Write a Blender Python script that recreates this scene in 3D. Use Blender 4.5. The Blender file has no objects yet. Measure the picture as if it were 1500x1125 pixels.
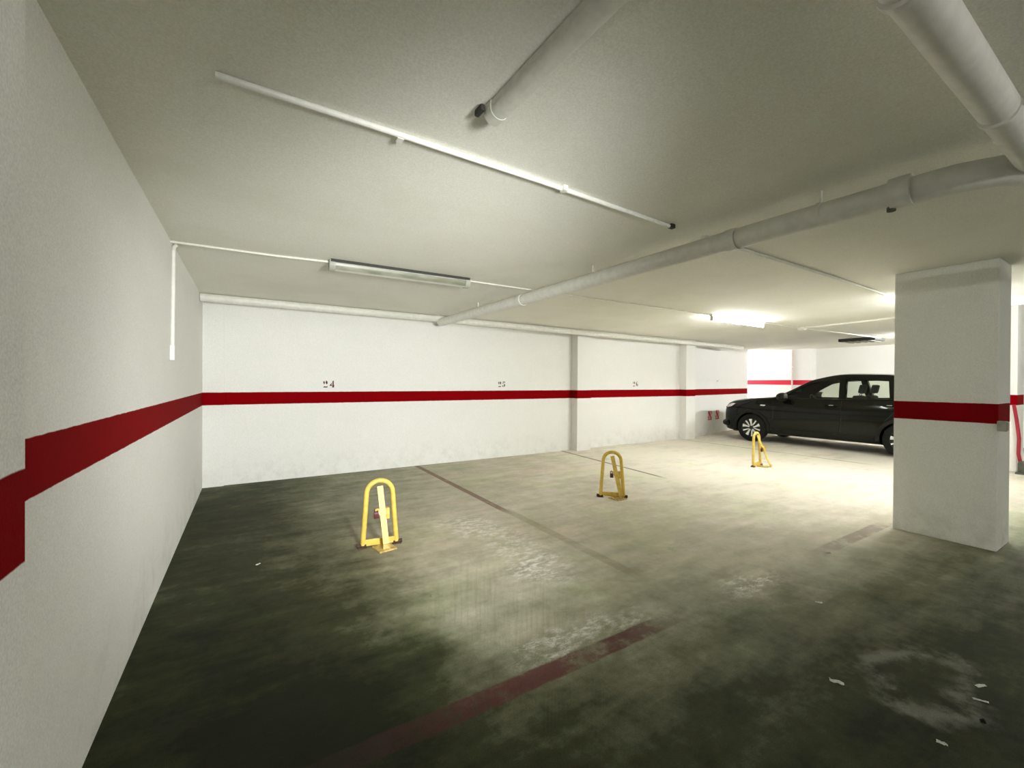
import bpy, bmesh, math, random
import numpy as np
from mathutils import Vector, Matrix
from mathutils.geometry import tessellate_polygon

random.seed(7)
PI = math.pi
scene = bpy.context.scene
col = scene.collection

# world axes: x along the back wall, y into the bays, z up; the camera stands at x=y=0
CEIL = 2.463          # ceiling height
S1, S2 = 1.073, 1.24  # red stripe
XL = -0.508           # left wall
YB = 6.82             # back wall

# ------------------------------------------------------------------ node helper
class V:
    """a float socket with arithmetic"""
    def __init__(s, nt, sock): s.nt, s.s = nt, sock
    def _op(s, op, *a, clamp=False):
        n = s.nt.nodes.new('ShaderNodeMath'); n.operation = op; n.use_clamp = clamp
        for i, v in enumerate((s,) + a):
            if isinstance(v, V): s.nt.links.new(v.s, n.inputs[i])
            else: n.inputs[i].default_value = v
        return V(s.nt, n.outputs[0])
    def __add__(s, o): return s._op('ADD', o)
    def __sub__(s, o): return s._op('SUBTRACT', o)
    def __mul__(s, o): return s._op('MULTIPLY', o)
    def __truediv__(s, o): return s._op('DIVIDE', o)
    def abs(s): return s._op('ABSOLUTE')
    def max(s, o): return s._op('MAXIMUM', o)
    def min(s, o): return s._op('MINIMUM', o)
    def pow(s, o): return s._op('POWER', o)
    def sqrt(s): return s._op('SQRT')
    def sin(s): return s._op('SINE')
    def inv(s): return (s * -1.0) + 1.0
    def step(s, a, b):
        """smooth 0..1 as the value goes a -> b (either order)"""
        n = s.nt.nodes.new('ShaderNodeMapRange'); n.interpolation_type = 'SMOOTHSTEP'
        s.nt.links.new(s.s, n.inputs[0])
        lo, hi, t0, t1 = (a, b, 0, 1) if a < b else (b, a, 1, 0)
        for i, v in zip((1, 2, 3, 4), (lo, hi, t0, t1)): n.inputs[i].default_value = v
        return V(s.nt, n.outputs[0])

class M:
    def __init__(m, name):
        m.mat = bpy.data.materials.new(name); m.mat.use_nodes = True
        m.nt = m.mat.node_tree; m.b = m.nt.nodes['Principled BSDF']
    def pos(m):
        g = m.nt.nodes.new('ShaderNodeNewGeometry'); m.P = g.outputs['Position']
        x = m.nt.nodes.new('ShaderNodeSeparateXYZ'); m.nt.links.new(m.P, x.inputs[0])
        return [V(m.nt, x.outputs[i]) for i in range(3)]
    def obj(m):
        g = m.nt.nodes.new('ShaderNodeTexCoord'); m.P = g.outputs['Object']
        x = m.nt.nodes.new('ShaderNodeSeparateXYZ'); m.nt.links.new(m.P, x.inputs[0])
        return [V(m.nt, x.outputs[i]) for i in range(3)]
    def noise(m, scale, detail=4, rough=.55, stretch=None, w=0.0):
        n = m.nt.nodes.new('ShaderNodeTexNoise')
        n.inputs['Scale'].default_value = scale; n.inputs['Detail'].default_value = detail
        n.inputs['Roughness'].default_value = rough
        p = m.P
        mp = m.nt.nodes.new('ShaderNodeMapping'); m.nt.links.new(p, mp.inputs[0])
        mp.inputs['Location'].default_value = (w, w * .7, w * .3)
        if stretch: mp.inputs['Scale'].default_value = stretch
        m.nt.links.new(mp.outputs[0], n.inputs['Vector'])
        return V(m.nt, n.outputs[0])
    def mix(m, f, a, b):
        n = m.nt.nodes.new('ShaderNodeMix'); n.data_type = 'RGBA'
        if isinstance(f, V): m.nt.links.new(f.s, n.inputs[0])
        else: n.inputs[0].default_value = f
        for v, i in ((a, 6), (b, 7)):
            if isinstance(v, tuple): n.inputs[i].default_value = v + (1,) if len(v) == 3 else v
            else: m.nt.links.new(v, n.inputs[i])
        return n.outputs[2]
    def color(m, c):
        if isinstance(c, tuple): m.b.inputs['Base Color'].default_value = c + (1,)
        else: m.nt.links.new(c, m.b.inputs['Base Color'])
        return m
    def set(m, **k):
        for a, v in k.items():
            i = m.b.inputs[a.replace('_', ' ')]
            if isinstance(v, V): m.nt.links.new(v.s, i)
            else: i.default_value = v
        return m
    def bump(m, h, strength=.3, dist=.01):
        n = m.nt.nodes.new('ShaderNodeBump'); n.inputs['Strength'].default_value = strength
        n.inputs['Distance'].default_value = dist
        m.nt.links.new(h.s, n.inputs['Height']); m.nt.links.new(n.outputs[0], m.b.inputs['Normal'])
        return m

def simple(name, c, rough=.5, metal=0.0, var=.12, scale=30, coat=0.0, spec=.5):
    m = M(name); m.obj(); n = m.noise(scale, 3)
    d = tuple(max(0, v * (1 - var)) for v in c); l = tuple(min(1, v * (1 + var)) for v in c)
    m.color(m.mix(n.step(.3, .7), d, l)).set(Roughness=rough, Metallic=metal, Coat_Weight=coat)
    m.b.inputs['Specular IOR Level'].default_value = spec
    return m.mat

RED = (.205, .0, .002)

def wall_mat(name, s1=S1, s2=S2, white=(.80, .80, .775), red=RED, dirt=.35):
    m = M(name); x, y, z = m.pos()
    fine = m.noise(170, 2, .6); mid = m.noise(3.2, 4); big = m.noise(.9, 3, w=5)
    wc = m.mix(fine.step(.25, .75), tuple(v * .89 for v in white), tuple(min(1, v * 1.08) for v in white))
    wc = m.mix(mid.step(.35, .75) * .10, wc, (.66, .66, .60))
    grime = z.step(.55, 0.0) * m.noise(5, 5, .7, w=2).step(.42, .75) * dirt
    wc = m.mix(grime, wc, (.42, .42, .36))
    wob = (m.noise(14, 3, w=9) - .5) * .007
    zz = z + wob
    band = zz.step(s1 - .002, s1 + .002) * zz.step(s2 + .002, s2 - .002)
    worn = m.noise(7, 6, .7, w=3).step(.62, .80) * .30
    rc = m.mix(worn, red, tuple(min(1, v * 1.3 + .004) for v in red))
    m.color(m.mix(band, wc, rc)).set(Roughness=.8)
    m.b.inputs['Specular IOR Level'].default_value = .03
    m.bump(fine + m.noise(45, 3, w=1) * .6, .22, .004)
    return m.mat

MAT = {}
MAT['wall'] = wall_mat('white_plaster_with_red_band')
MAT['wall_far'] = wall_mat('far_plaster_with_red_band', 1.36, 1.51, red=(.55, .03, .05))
MAT['wall_plain'] = wall_mat('plain_white_plaster', -2.0, -1.9, white=(.82, .82, .79))
MAT['column'] = wall_mat('column_plaster_with_red_band', white=(.80, .80, .76), red=(.20, .002, .005), dirt=.5)

def ceiling_mat():
    m = M('ceiling_paint'); x, y, z = m.pos()
    fine = m.noise(150, 2, .6); big = m.noise(.8, 5, .6); st = m.noise(2.2, 5, .6, stretch=(.35, 1, 1), w=4)
    c = m.mix(fine.step(.25, .75), (.72, .715, .64), (.86, .855, .785))
    c = m.mix(big.step(.42, .72) * .35, c, (.60, .60, .50))
    c = m.mix(st.step(.5, .72) * .22, c, (.82, .80, .76))
    m.color(c).set(Roughness=.8); m.b.inputs['Specular IOR Level'].default_value = .2
    m.bump(fine + m.noise(6, 4, w=2) * 2.0, .2, .006)
    return m.mat
MAT['ceiling'] = ceiling_mat()
MAT['pipe'] = simple('painted_pipe', (.70, .69, .64), .45, var=.06, scale=18)
MAT['conduit'] = simple('white_conduit', (.82, .81, .76), .45, var=.05)
MAT['conduit_dull'] = simple('painted_over_conduit', (.70, .69, .62), .6, var=.06)

def floor_mat():
    m = M('dirty_concrete'); x, y, z = m.pos()
    n1 = m.noise(1.1, 6, .62); n2 = m.noise(4.5, 6, .66, w=3); n3 = m.noise(22, 5, .65, w=7)
    fine = m.noise(210, 2, .6); trowel = m.noise(3.0, 5, .6, stretch=(.45, 2.2, 1), w=11)
    wx = x + (m.noise(2.3, 5, .6, w=21) - .5) * .55
    wy = y + (m.noise(2.3, 5, .6, w=31) - .5) * .55
    def ell(cx, cy, rx, ry, soft=1.0):
        dx = (wx - cx) / rx; dy = (wy - cy) / ry
        return (dx * dx + dy * dy).sqrt().step(1.0 + soft * .6, 1.0 - soft * .6)
    # lamp's light falloff and dim foreground painted in, plus grime along wall and lane
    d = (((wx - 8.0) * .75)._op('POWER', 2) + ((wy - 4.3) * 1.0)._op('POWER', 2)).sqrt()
    light_and_dirt = d.step(7.2, 1.6) * .64 + .36
    light_and_dirt = light_and_dirt * (wx.step(-.05, 1.25) * .66 + .34).max(wy.step(4.6, 7.2) * .62)
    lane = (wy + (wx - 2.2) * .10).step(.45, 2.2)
    light_and_dirt = light_and_dirt * (lane * .82 + .18)
    light_and_dirt = light_and_dirt + (n1 - .5) * .36 + (n2 - .5) * .34 + (trowel - .5) * .34 + (n3 - .5) * .16
    light_and_dirt = light_and_dirt + ell(1.7, 3.1, .75, 1.3, 1.2) * .06
    light_and_dirt = light_and_dirt - ell(.25, 2.5, .55, .9, 1.0) * .10 - ell(.45, 1.9, .5, .35) * .12
    ramp = m.nt.nodes.new('ShaderNodeValToRGB'); m.nt.links.new(light_and_dirt.s, ramp.inputs[0])
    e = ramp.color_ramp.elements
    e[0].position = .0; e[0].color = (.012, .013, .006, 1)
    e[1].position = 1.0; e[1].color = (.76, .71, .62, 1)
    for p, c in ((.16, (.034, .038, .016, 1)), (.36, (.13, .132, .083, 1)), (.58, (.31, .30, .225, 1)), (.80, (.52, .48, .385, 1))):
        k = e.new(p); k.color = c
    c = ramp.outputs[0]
    # pinkish and green tints
    warm = ell(1.0, 3.6, .9, .8, 1.4) * .5 + m.noise(.9, 3, w=44).step(.52, .72) * .4 + ell(.25, 3.0, .22, .35, 1.2) * .4
    n = m.nt.nodes.new('ShaderNodeMix'); n.data_type = 'RGBA'; n.blend_type = 'MULTIPLY'
    m.nt.links.new((warm * .6).min(1.0).s, n.inputs[0]); m.nt.links.new(c, n.inputs[6]); n.inputs[7].default_value = (1.12, .93, .84, 1)
    c = n.outputs[2]
    green = m.noise(1.4, 4, w=63).step(.5, .68) * .55
    n = m.nt.nodes.new('ShaderNodeMix'); n.data_type = 'RGBA'; n.blend_type = 'MULTIPLY'
    m.nt.links.new(green.s, n.inputs[0]); m.nt.links.new(c, n.inputs[6]); n.inputs[7].default_value = (.93, 1.03, .82, 1)
    c = n.outputs[2]
    # tyre scuffs: streaks along the bay
    ang = x / y.max(.2) * 5.0
    comb = V(m.nt, m.nt.nodes.new('ShaderNodeCombineXYZ').outputs[0])
    cx = comb.s.node; m.nt.links.new(ang.s, cx.inputs[0]); m.nt.links.new((y * .10).s, cx.inputs[1])
    sn = m.nt.nodes.new('ShaderNodeTexNoise'); sn.inputs['Scale'].default_value = 22; sn.inputs['Detail'].default_value = 3
    m.nt.links.new(cx.outputs[0], sn.inputs['Vector'])
    streak = V(m.nt, sn.outputs[0]).step(.46, .66) * ell(1.32, 2.2, .42, .75, 1.0)
    c = m.mix(streak * .24, c, (.14, .135, .08))
    # whitish scuffed patches
    rough_n = m.noise(13, 9, .78, w=81, stretch=(.8, 1.5, 1)).step(.44, .66)
    white = ell(1.85, 3.75, .26, .30, 1.2) * .75 + ell(1.95, 3.05, .22, .55, 1.3) * .6 + ell(1.85, 2.65, .22, .22, 1.2) * .7
    white = white + ell(3.02, 1.62, .26, .10, 1.2) * .95 + ell(1.62, 1.80, .40, .10, 1.3) * .55 + ell(3.2, 2.35, .18, .14, 1.2) * .45
    ring = ((wx - 2.75) / .30)._op('POWER', 2) + ((wy - .66) / .13)._op('POWER', 2)
    ring = (ring.sqrt() - 1.0).abs().step(.6, .05) * .12
    white = (white * rough_n + ring * n2.step(.4, .6)).min(1.0)
    c = m.mix((white * 1.25).min(.95), c, (.70, .68, .62))
    spots = n3.step(.70, .76) * .25
    c = m.mix(spots, c, (.03, .03, .02))
    # red front line of the bays, worn away in the middle
    ye = y + (m.noise(9, 4, w=15) - .5) * .03
    red = (ye - 1.64).abs().step(.066, .050)
    keep = x.step(2.35, 1.75).max((x.step(3.75, 4.5) * x.step(5.6, 5.2)) * .55)
    keep = keep * (m.noise(5, 5, .7, w=17).step(.34, .56) * .8 + .2)
    c = m.mix(red * keep * .85, c, m.mix(x.step(.2, 1.0), (.022, .018, .014), (.075, .020, .020)))
    # bay dividers
    def line(x0, slope, y0, ya, yb, hw, colr, k, w):
        xe = x - ((y - y0) * slope + x0)
        f = xe.abs().step(hw * 1.15, hw * .8) * y.step(ya - .25, ya + .1) * y.step(yb + .05, yb - .05)
        return m.mix(f * (m.noise(6, 5, .7, w=w).step(.25, .5) * .6 + .4) * k, c, colr)
    c = line(2.37, 0.0, 5, 4.0, 6.9, .042, (.16, .085, .065), .8, 71)
    c = line(2.40, .0, 5, 2.2, 4.0, .05, (.17, .16, .08), .35, 72)
    c = line(5.23, .079, 4.33, 4.25, 6.9, .026, (.11, .11, .08), .9, 73)
    c = line(9.18, -.01, 5, 3.1, 6.75, .016, (.09, .09, .07), .95, 74)
    # fine grain
    n = m.nt.nodes.new('ShaderNodeMix'); n.data_type = 'RGBA'; n.blend_type = 'MULTIPLY'
    n.inputs[0].default_value = .85; m.nt.links.new(c, n.inputs[6])
    g = m.nt.nodes.new('ShaderNodeCombineColor')
    gv = fine.step(.2, .8) * .6 + .7
    for i in range(3): m.nt.links.new(gv.s, g.inputs[i])
    m.nt.links.new(g.outputs[0], n.inputs[7]); c = n.outputs[2]
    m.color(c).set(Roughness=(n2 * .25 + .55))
    m.b.inputs['Specular IOR Level'].default_value = .12
    m.bump(n3 * .6 + fine * .25 + trowel * .5, .25, .01)
    return m.mat
MAT['floor'] = floor_mat()

MAT['yellow'] = simple('yellow_paint', (.66, .455, .075), .45, var=.14, scale=22)
MAT['yellow_dirty'] = simple('dirty_yellow_plate', (.50, .36, .11), .65, var=.35, scale=25)
MAT['rust'] = simple('rusty_iron', (.045, .022, .016), .8, var=.5, scale=60)
MAT['padlock'] = simple('dark_red_padlock', (.09, .012, .018), .4, var=.3, scale=60)
MAT['number'] = simple('stencil_paint', (.075, .004, .010), .7, var=.35, scale=60)
MAT['number_dark'] = simple('worn_dark_stencil_paint', (.11, .045, .05), .7, var=.5, scale=60)
MAT['sign_red'] = simple('red_marker_paint', (.42, .018, .016), .7, var=.35, scale=50)
MAT['sign_pink'] = simple('faded_pink_paint', (.72, .30, .27), .7, var=.2, scale=50)
MAT['black_paint'] = simple('black_car_paint', (.004, .0045, .003), .09, var=.08, scale=4, coat=.0, spec=.24)
MAT['black_trim'] = simple('black_plastic', (.010, .011, .008), .6, var=.15, spec=.2)
MAT['seam'] = simple('dark_gap', (.003, .003, .003), .8)
MAT['rubber'] = simple('tyre_rubber', (.008, .008, .007), .8, var=.2, spec=.2)
MAT['alloy'] = simple('polished_alloy', (.86, .86, .84), .32, metal=.35, var=.04)
MAT['rim_dark'] = simple('dark_rim', (.008, .008, .008), .5)
MAT['interior'] = simple('dark_upholstery', (.025, .026, .022), .8, var=.2)
MAT['chrome'] = simple('bright_metal', (.85, .85, .83), .18, metal=1.0, var=.03)
MAT['headlight'] = simple('clear_headlight', (.80, .80, .78), .15, var=.08, coat=.5)
MAT['tail_red'] = simple('red_lamp_lens', (.25, .01, .01), .2, coat=.5)
MAT['paper'] = simple('crumpled_paper', (.80, .80, .74), .8, var=.12, scale=50)
MAT['dark_bit'] = simple('dark_crumb', (.012, .012, .010), .8)
MAT['leaf'] = simple('dry_crumb', (.35, .31, .18), .8)
MAT['fixture_body'] = simple('grey_fixture_body', (.30, .30, .26), .5, var=.2, scale=9)
MAT['fixture_white'] = simple('white_fixture_body', (.72, .71, .66), .5, var=.06)
MAT['ceilish'] = simple('painted_over_fixture', (.60, .60, .53), .6, var=.06)
MAT['hose_red'] = simple('red_painted_pipe', (.30, .006, .02), .5)
MAT['grey_rubber'] = simple('dark_grey_rubber', (.07, .075, .06), .7, var=.25)
MAT['dark_and_shade'] = simple('dark_tone_and_shade', (.03, .03, .025), .8)

def glass_mat(name, tint, gloss=.12):
    mat = bpy.data.materials.new(name); mat.use_nodes = True; nt = mat.node_tree
    nt.nodes.remove(nt.nodes['Principled BSDF']); out = nt.nodes['Material Output']
    t = nt.nodes.new('ShaderNodeBsdfTransparent'); t.inputs[0].default_value = tint + (1,)
    g = nt.nodes.new('ShaderNodeBsdfGlossy'); g.inputs['Roughness'].default_value = .03
    f = nt.nodes.new('ShaderNodeFresnel'); f.inputs[0].default_value = 1.5
    mx = nt.nodes.new('ShaderNodeMixShader')
    nt.links.new(f.outputs[0], mx.inputs[0]); nt.links.new(t.outputs[0], mx.inputs[1]); nt.links.new(g.outputs[0], mx.inputs[2])
    nt.links.new(mx.outputs[0], out.inputs[0]); return mat
MAT['glass'] = glass_mat('car_glass', (.80, .84, .78))

def diffuser_mat():
    m = M('dull_ribbed_diffuser'); x, y, z = m.obj()
    n = m.noise(4, 4, .6, stretch=(1, 1, 5)); rib = (x * 700.0).sin() * .5 + .5
    c = m.mix(n.step(.35, .65), (.17, .18, .13), (.28, .275, .22)); c = m.mix(z.step(-.074, -.086) * .7, c, (.72, .72, .64)); c = m.mix(rib * .15, c, (.26, .26, .20))
    m.color(c).set(Roughness=.35); return m.mat
MAT['diffuser'] = diffuser_mat()
def emit_mat(name, c, s):
    m = M(name); m.obj(); n = m.noise(3, 2)
    m.color(m.mix(n.step(.3, .7), (.9, .9, .88), (1, 1, 1))).set(Emission_Strength=s, Emission_Color=c + (1,))
    return m.mat
MAT['lit'] = emit_mat('lit_tube', (.985, 1.0, .95), 16)
MAT['fill_lane'] = emit_mat('fill_tube_lane', (.985, 1.0, .95), 10)
MAT['fill_bay'] = emit_mat('fill_tube_bay', (.985, 1.0, .95), 27)
MAT['fill_corner'] = emit_mat('fill_tube_corner', (1.0, .985, .98), 90)
MAT['fill_raised'] = emit_mat('fill_tube_raised', (.985, 1.0, .96), 55)
MAT['fill_far'] = emit_mat('fill_tube_far', (1.0, .99, .97), 95)

# ------------------------------------------------------------------ mesh helpers
def link(name, bm, mat, parent=None, smooth=None):
    me = bpy.data.meshes.new(name); bmesh.ops.recalc_face_normals(bm, faces=bm.faces[:])
    bm.to_mesh(me); bm.free()
    o = bpy.data.objects.new(name, me); col.objects.link(o)
    if mat: me.materials.append(mat)
    if smooth is not None:
        for p in me.polygons: p.use_smooth = True
        me.set_sharp_from_angle(angle=math.radians(smooth))
    if parent: o.parent = parent
    return o

def empty(name, loc=(0, 0, 0), rz=0):
    o = bpy.data.objects.new(name, None); col.objects.link(o); o.location = loc; o.rotation_euler = (0, 0, rz)
    o.empty_display_size = .1
    return o

def tag(o, label=None, cat=None, group=None, kind=None):
    if label: o['label'] = label
    if cat: o['category'] = cat
    if group: o['group'] = group
    if kind: o['kind'] = kind
    return o

def box(bm, x0, x1, y0, y1, z0, z1, bev=0.0, mat4=None):
    r = bmesh.ops.create_cube(bm, size=1.0); vs = r['verts']
    for v in vs: v.co = Vector(((x0 + x1) / 2 + v.co.x * (x1 - x0), (y0 + y1) / 2 + v.co.y * (y1 - y0), (z0 + z1) / 2 + v.co.z * (z1 - z0)))
    if bev:
        es = {e for v in vs for e in v.link_edges}
        g = bmesh.ops.bevel(bm, geom=list(es), offset=bev, segments=2, affect='EDGES', profile=.6)
        vs = list({v for f in g['faces'] for v in f.verts} | {v for v in vs if v.is_valid})
    if mat4: bmesh.ops.transform(bm, matrix=mat4, verts=vs)
    return vs

def boxm(*a, **k):
    bm = bmesh.new(); box(bm, *a, **k); return bm

def tube(bm, pts, r, seg=12, caps=True, flat=None):
    """round (or flat: (half width, half thickness)) bar along a polyline"""
    pts = [Vector(p) for p in pts]; rings = []; up = None
    rr = r if isinstance(r, (list, tuple)) else [r] * len(pts)
    for i, p in enumerate(pts):
        a = pts[max(i - 1, 0)]; b = pts[min(i + 1, len(pts) - 1)]; t = (b - a).normalized()
        if up is None:
            up = Vector((0, 0, 1)) if abs(t.z) < .9 else Vector((1, 0, 0))
        s = t.cross(up).normalized(); up = s.cross(t).normalized()
        ring = []
        if flat:
            for sx, sy in ((-1, -1), (1, -1), (1, 1), (-1, 1)): ring.append(bm.verts.new(p + s * sx * flat[0] + up * sy * flat[1]))
        else:
            for k in range(seg):
                an = 2 * PI * k / seg; ring.append(bm.verts.new(p + (s * math.cos(an) + up * math.sin(an)) * rr[i]))
        rings.append(ring)
    n = len(rings[0])
    for A, B in zip(rings, rings[1:]):
        for k in range(n): bm.faces.new((A[k], A[(k + 1) % n], B[(k + 1) % n], B[k]))
    if caps: bm.faces.new(rings[0][::-1]); bm.faces.new(rings[-1])
    return bm

def tubem(*a, **k): return tube(bmesh.new(), *a, **k)

def lathe(bm, prof, seg=40, axis='y', closed=False):
    """profile of (radius, along) revolved about the axis"""
    rings = []
    for r, a in prof:
        ring = []
        for k in range(seg):
            t = 2 * PI * k / seg; c, s = r * math.cos(t), r * math.sin(t)
            ring.append(bm.verts.new({'y': (c, a, s), 'z': (c, s, a), 'x': (a, c, s)}[axis]))
        rings.append(ring)
    R = rings + ([rings[0]] if closed else [])
    for A, B in zip(R, R[1:]):
        for k in range(seg): bm.faces.new((A[k], A[(k + 1) % seg], B[(k + 1) % seg], B[k]))
    if not closed:
        bm.faces.new(rings[0][::-1]); bm.faces.new(rings[-1])
    return bm

def prism(bm, poly, f0, f1):
    """polygon (2D) extruded between two mappings f(p) -> 3D"""
    A = [bm.verts.new(f0(*p)) for p in poly]; B = [bm.verts.new(f1(*p)) for p in poly]
    n = len(poly)
    for k in range(n): bm.faces.new((A[k], A[(k + 1) % n], B[(k + 1) % n], B[k]))
    bm.faces.new(A[::-1]); bm.faces.new(B)
    return bm

# ------------------------------------------------------------------ setting
def struct(name, bm, mat, label=None, cat=None, smooth=None, parent=None):
    o = link(name, bm, mat, parent, smooth)
    if not parent: tag(o, label, cat, kind='structure')
    return o

YF = -4.0      # wall behind the camera
XR = 14.7      # wall on the far right
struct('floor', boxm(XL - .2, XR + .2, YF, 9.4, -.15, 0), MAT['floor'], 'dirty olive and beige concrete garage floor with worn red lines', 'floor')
bm = bmesh.new()
box(bm, XL - .2, XR + .2, 2.1, 9.4, CEIL, CEIL + .45)
box(bm, XL - .2, 7.9, YF, 2.1, CEIL, CEIL + .45)
box(bm, 7.9, XR + .2, YF, 2.1, 2.86, 2.86 + .45)
struct('ceiling', bm, MAT['ceiling'], 'low off-white painted concrete garage ceiling', 'ceiling')
WL = struct('wall_left', boxm(XL - .2, XL, YF, 7.0, 0, CEIL), MAT['wall'], 'long white wall with red band running into the corner', 'wall')
# back wall: straight part, then a part that turns away behind the car
bm = bmesh.new()
pl = [(XL, YB), (9.5, YB), (13.6, 7.6), (13.6, 7.8), (9.45, 7.02), (XL, 7.02)]
prism(bm, pl, lambda x, y: (x, y, 0), lambda x, y: (x, y, CEIL))
WB = struct('wall_back', bm, MAT['wall'], 'white back wall with red band and bay numbers', 'wall')
struct('wall_right', boxm(XR, XR + .2, YF, 9.4, 0, 2.86), MAT['wall_plain'], 'bright white far wall behind the black car', 'wall')
struct('wall_far', boxm(XL, XR, 9.2, 9.4, 0, CEIL), MAT['wall_far'], 'white wall beyond the end of the back wall', 'wall')
struct('wall_front', boxm(XL, XR, YF - .2, YF, 0, 2.86), MAT['wall'])
# pilasters
struct('trim_1', boxm(XL, -.34, -2.2, 1.109, 0, CEIL, bev=.004), MAT['wall'], 'white pilaster on the left wall nearest the viewer, red band stepping down', 'pilaster')
struct('trim_2', boxm(XL, -.275, YB - .035, YB, 0, CEIL), MAT['wall'], 'shallow white pilaster in the left corner of the back wall', 'pilaster')
struct('trim_3', boxm(5.68, 6.05, 6.635, YB, 0, CEIL, bev=.004), MAT['wall'], 'white pilaster on the back wall between numbers 25 and 26', 'pilaster')
struct('trim_4', boxm(9.16, 9.52, 6.625, YB, 0, CEIL, bev=.004), MAT['wall'], 'white pilaster on the back wall right of number 26', 'pilaster')
struct('trim_5', boxm(XR - .35, XR, 6.12, 9.2, 0, CEIL), MAT['wall_far'], 'bright white pilaster behind the bonnet of the black car', 'pilaster')
struct('column_1', boxm(5.315, 5.75, .872, 1.549, 0, CEIL, bev=.012), MAT['column'], 'thick square white column with dark red band in front of the car', 'column')
struct('column_2', boxm(10.5, 11.0, 1.52, 2.05, 0, 2.86, bev=.006), MAT['wall'], 'brightly lit white pillar behind the column at the right edge', 'column')
bm = bmesh.new(); box(bm, 7.86, 7.9, YF, 2.1, CEIL - .10, CEIL)
struct('beam_1', bm, MAT['ceiling'], 'shallow ceiling beam at the right edge above the bright pillar', 'beam')

# ------------------------------------------------------------------ painted numbers (stencil digits)
def arc(cx, cy, rx, ry, a0, a1, n=10):
    return [(cx + rx * math.cos(math.radians(a0 + (a1 - a0) * k / n)), cy + ry * math.sin(math.radians(a0 + (a1 - a0) * k / n))) for k in range(n + 1)]
def crescent(cx, cy, rx, ry, a0, a1, th, n=10):
    """thick-and-thin stroke: thickest at its middle"""
    o = arc(cx, cy, rx, ry, a0, a1, n); i = []
    for k in range(n + 1):
        a = math.radians(a0 + (a1 - a0) * k / n); w = 1.25 * th * (.40 + .60 * math.sin(PI * k / n))
        i.append((cx + (rx - w) * math.cos(a), cy + (ry - w * .6) * math.sin(a)))
    return o + i[::-1]
G = {
 '2': [crescent(.27, .73, .23, .27, 262, 120, .17), crescent(.36, .70, .26, .30, -62, 84, .24),
       [(.03, 0), (.58, 0), (.61, .26), (.52, .17), (.36, .14), (.22, .20), (.10, .14)]],
 '4': [[(.40, .34), (.58, .34), (.58, 1), (.40, .92)], [(.0, .30), (.34, .74), (.30, .52), (.20, .42), (.34, .42), (.34, .24), (.02, .24)],
       [(.34, 0), (.64, 0), (.60, .20), (.66, .24), (.66, .36), (.36, .32), (.38, .12)]],
 '5': [[(.12, .52), (.12, 1), (.24, .97), (.24, .62)], [(.28, .95), (.56, 1), (.54, .74), (.28, .82)],
       crescent(.34, .30, .26, .30, -78, 80, .24), crescent(.26, .22, .24, .22, 150, 270, .18)],
 '6': [crescent(.30, .48, .28, .50, 110, 250, .22), crescent(.36, .28, .25, .28, -80, 85, .20), crescent(.34, .80, .22, .20, 0, 95, .12)],
 '7': [[(.0, .72), (.06, 1), (.26, .94), (.24, .80), (.06, .78)], [(.30, .94), (.62, 1), (.60, .84), (.30, .80)], [(.30, 0), (.44, 0), (.56, .72), (.50, .74)]],
}
def number(text, x, z, h, y, mat, parent, label, rot=0.0):
    bm = bmesh.new(); cx = 0
    for ch in text:
        for poly in G[ch]:
            vs = [bm.verts.new((cx + px * h, 0, pz * h)) for px, pz in poly]
            for t in tessellate_polygon([[Vector((px, pz, 0)) for px, pz in poly]]):
                try: bm.faces.new([vs[i] for i in t])
                except ValueError: pass
        cx += .86 * h
    o = link('bay_number', bm, mat, parent); o.location = (x, y, z); o.rotation_euler = (0, 0, rot)
    o['label'] = label
    return o
number('24', .935, 1.302, .104, YB - .003, MAT['number'], WB, 'dark red stencilled number 24')
number('25', 3.925, 1.306, .104, YB - .003, MAT['number'], WB, 'dark red stencilled number 25')
number('26', 7.49, 1.315, .115, YB - .003, MAT['number_dark'], WB, 'worn dark stencilled number 26')
WA = math.atan2(.78, 4.1)
def on_turned(x): return YB + (x - 9.5) * .78 / 4.1
bm = bmesh.new()          # worn remains of the next number: only the tops of the digits are left
for a in ((0, .30, .80, .93), (.06, .12, .45, .80), (.42, .78, .85, .96), (.66, .74, .72, .90)):
    vs = [bm.verts.new((p * .12, 0, q * .12)) for p, q in ((a[0], a[2]), (a[1], a[2]), (a[1], a[3]), (a[0], a[3]))]; bm.faces.new(vs)
o = link('bay_number', bm, MAT['dark_and_shade'], WB); o.location = (11.25, on_turned(11.25) - .004, 1.36); o.rotation_euler = (0, 0, WA)
o['label'] = 'worn off remains of a black number'
def marker(x, lab):
    """red stencilled sign: two uprights, a diagonal, a foot"""
    root = bmesh.new(); h = .25; w = .44
    for poly in ([(.0, .95), (.16, 1.05), (.44, .40), (.58, .16), (.42, .10), (.22, .42), (.04, .70)],
                 [(-.06, 0), (.58, 0), (.62, .08), (.40, .13), (-.04, .07)], [(.40, 1.02), (.52, .98), (.60, .72), (.52, .60), (.50, .80)],
                 [(.0, .42), (.10, .50), (.08, .16), (.0, .10)]):
        vs = [root.verts.new((p * w, 0, q * h)) for p, q in poly]; root.faces.new(vs)
    o = link('stencil_sign', root, MAT['sign_red'], WB); o.location = (x, on_turned(x) - .006, .385); o.rotation_euler = (0, 0, WA)
    o['label'] = lab
    pk = bmesh.new()
    for poly in ([(.20, 1.0), (.42, 1.04), (.50, .66), (.40, .44)], [(.12, .50), (.26, .38), (.42, .10), (.10, .14)], [(.48, .40), (.60, .62), (.62, .20)]):
        vs = [pk.verts.new((p * w, -.002, q * h)) for p, q in poly]; pk.faces.new(vs)
    link('faded_fill', pk, MAT['sign_pink'], o)
marker(10.68, 'red stencilled mark with faded pink fill, left of the pair')
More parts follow.
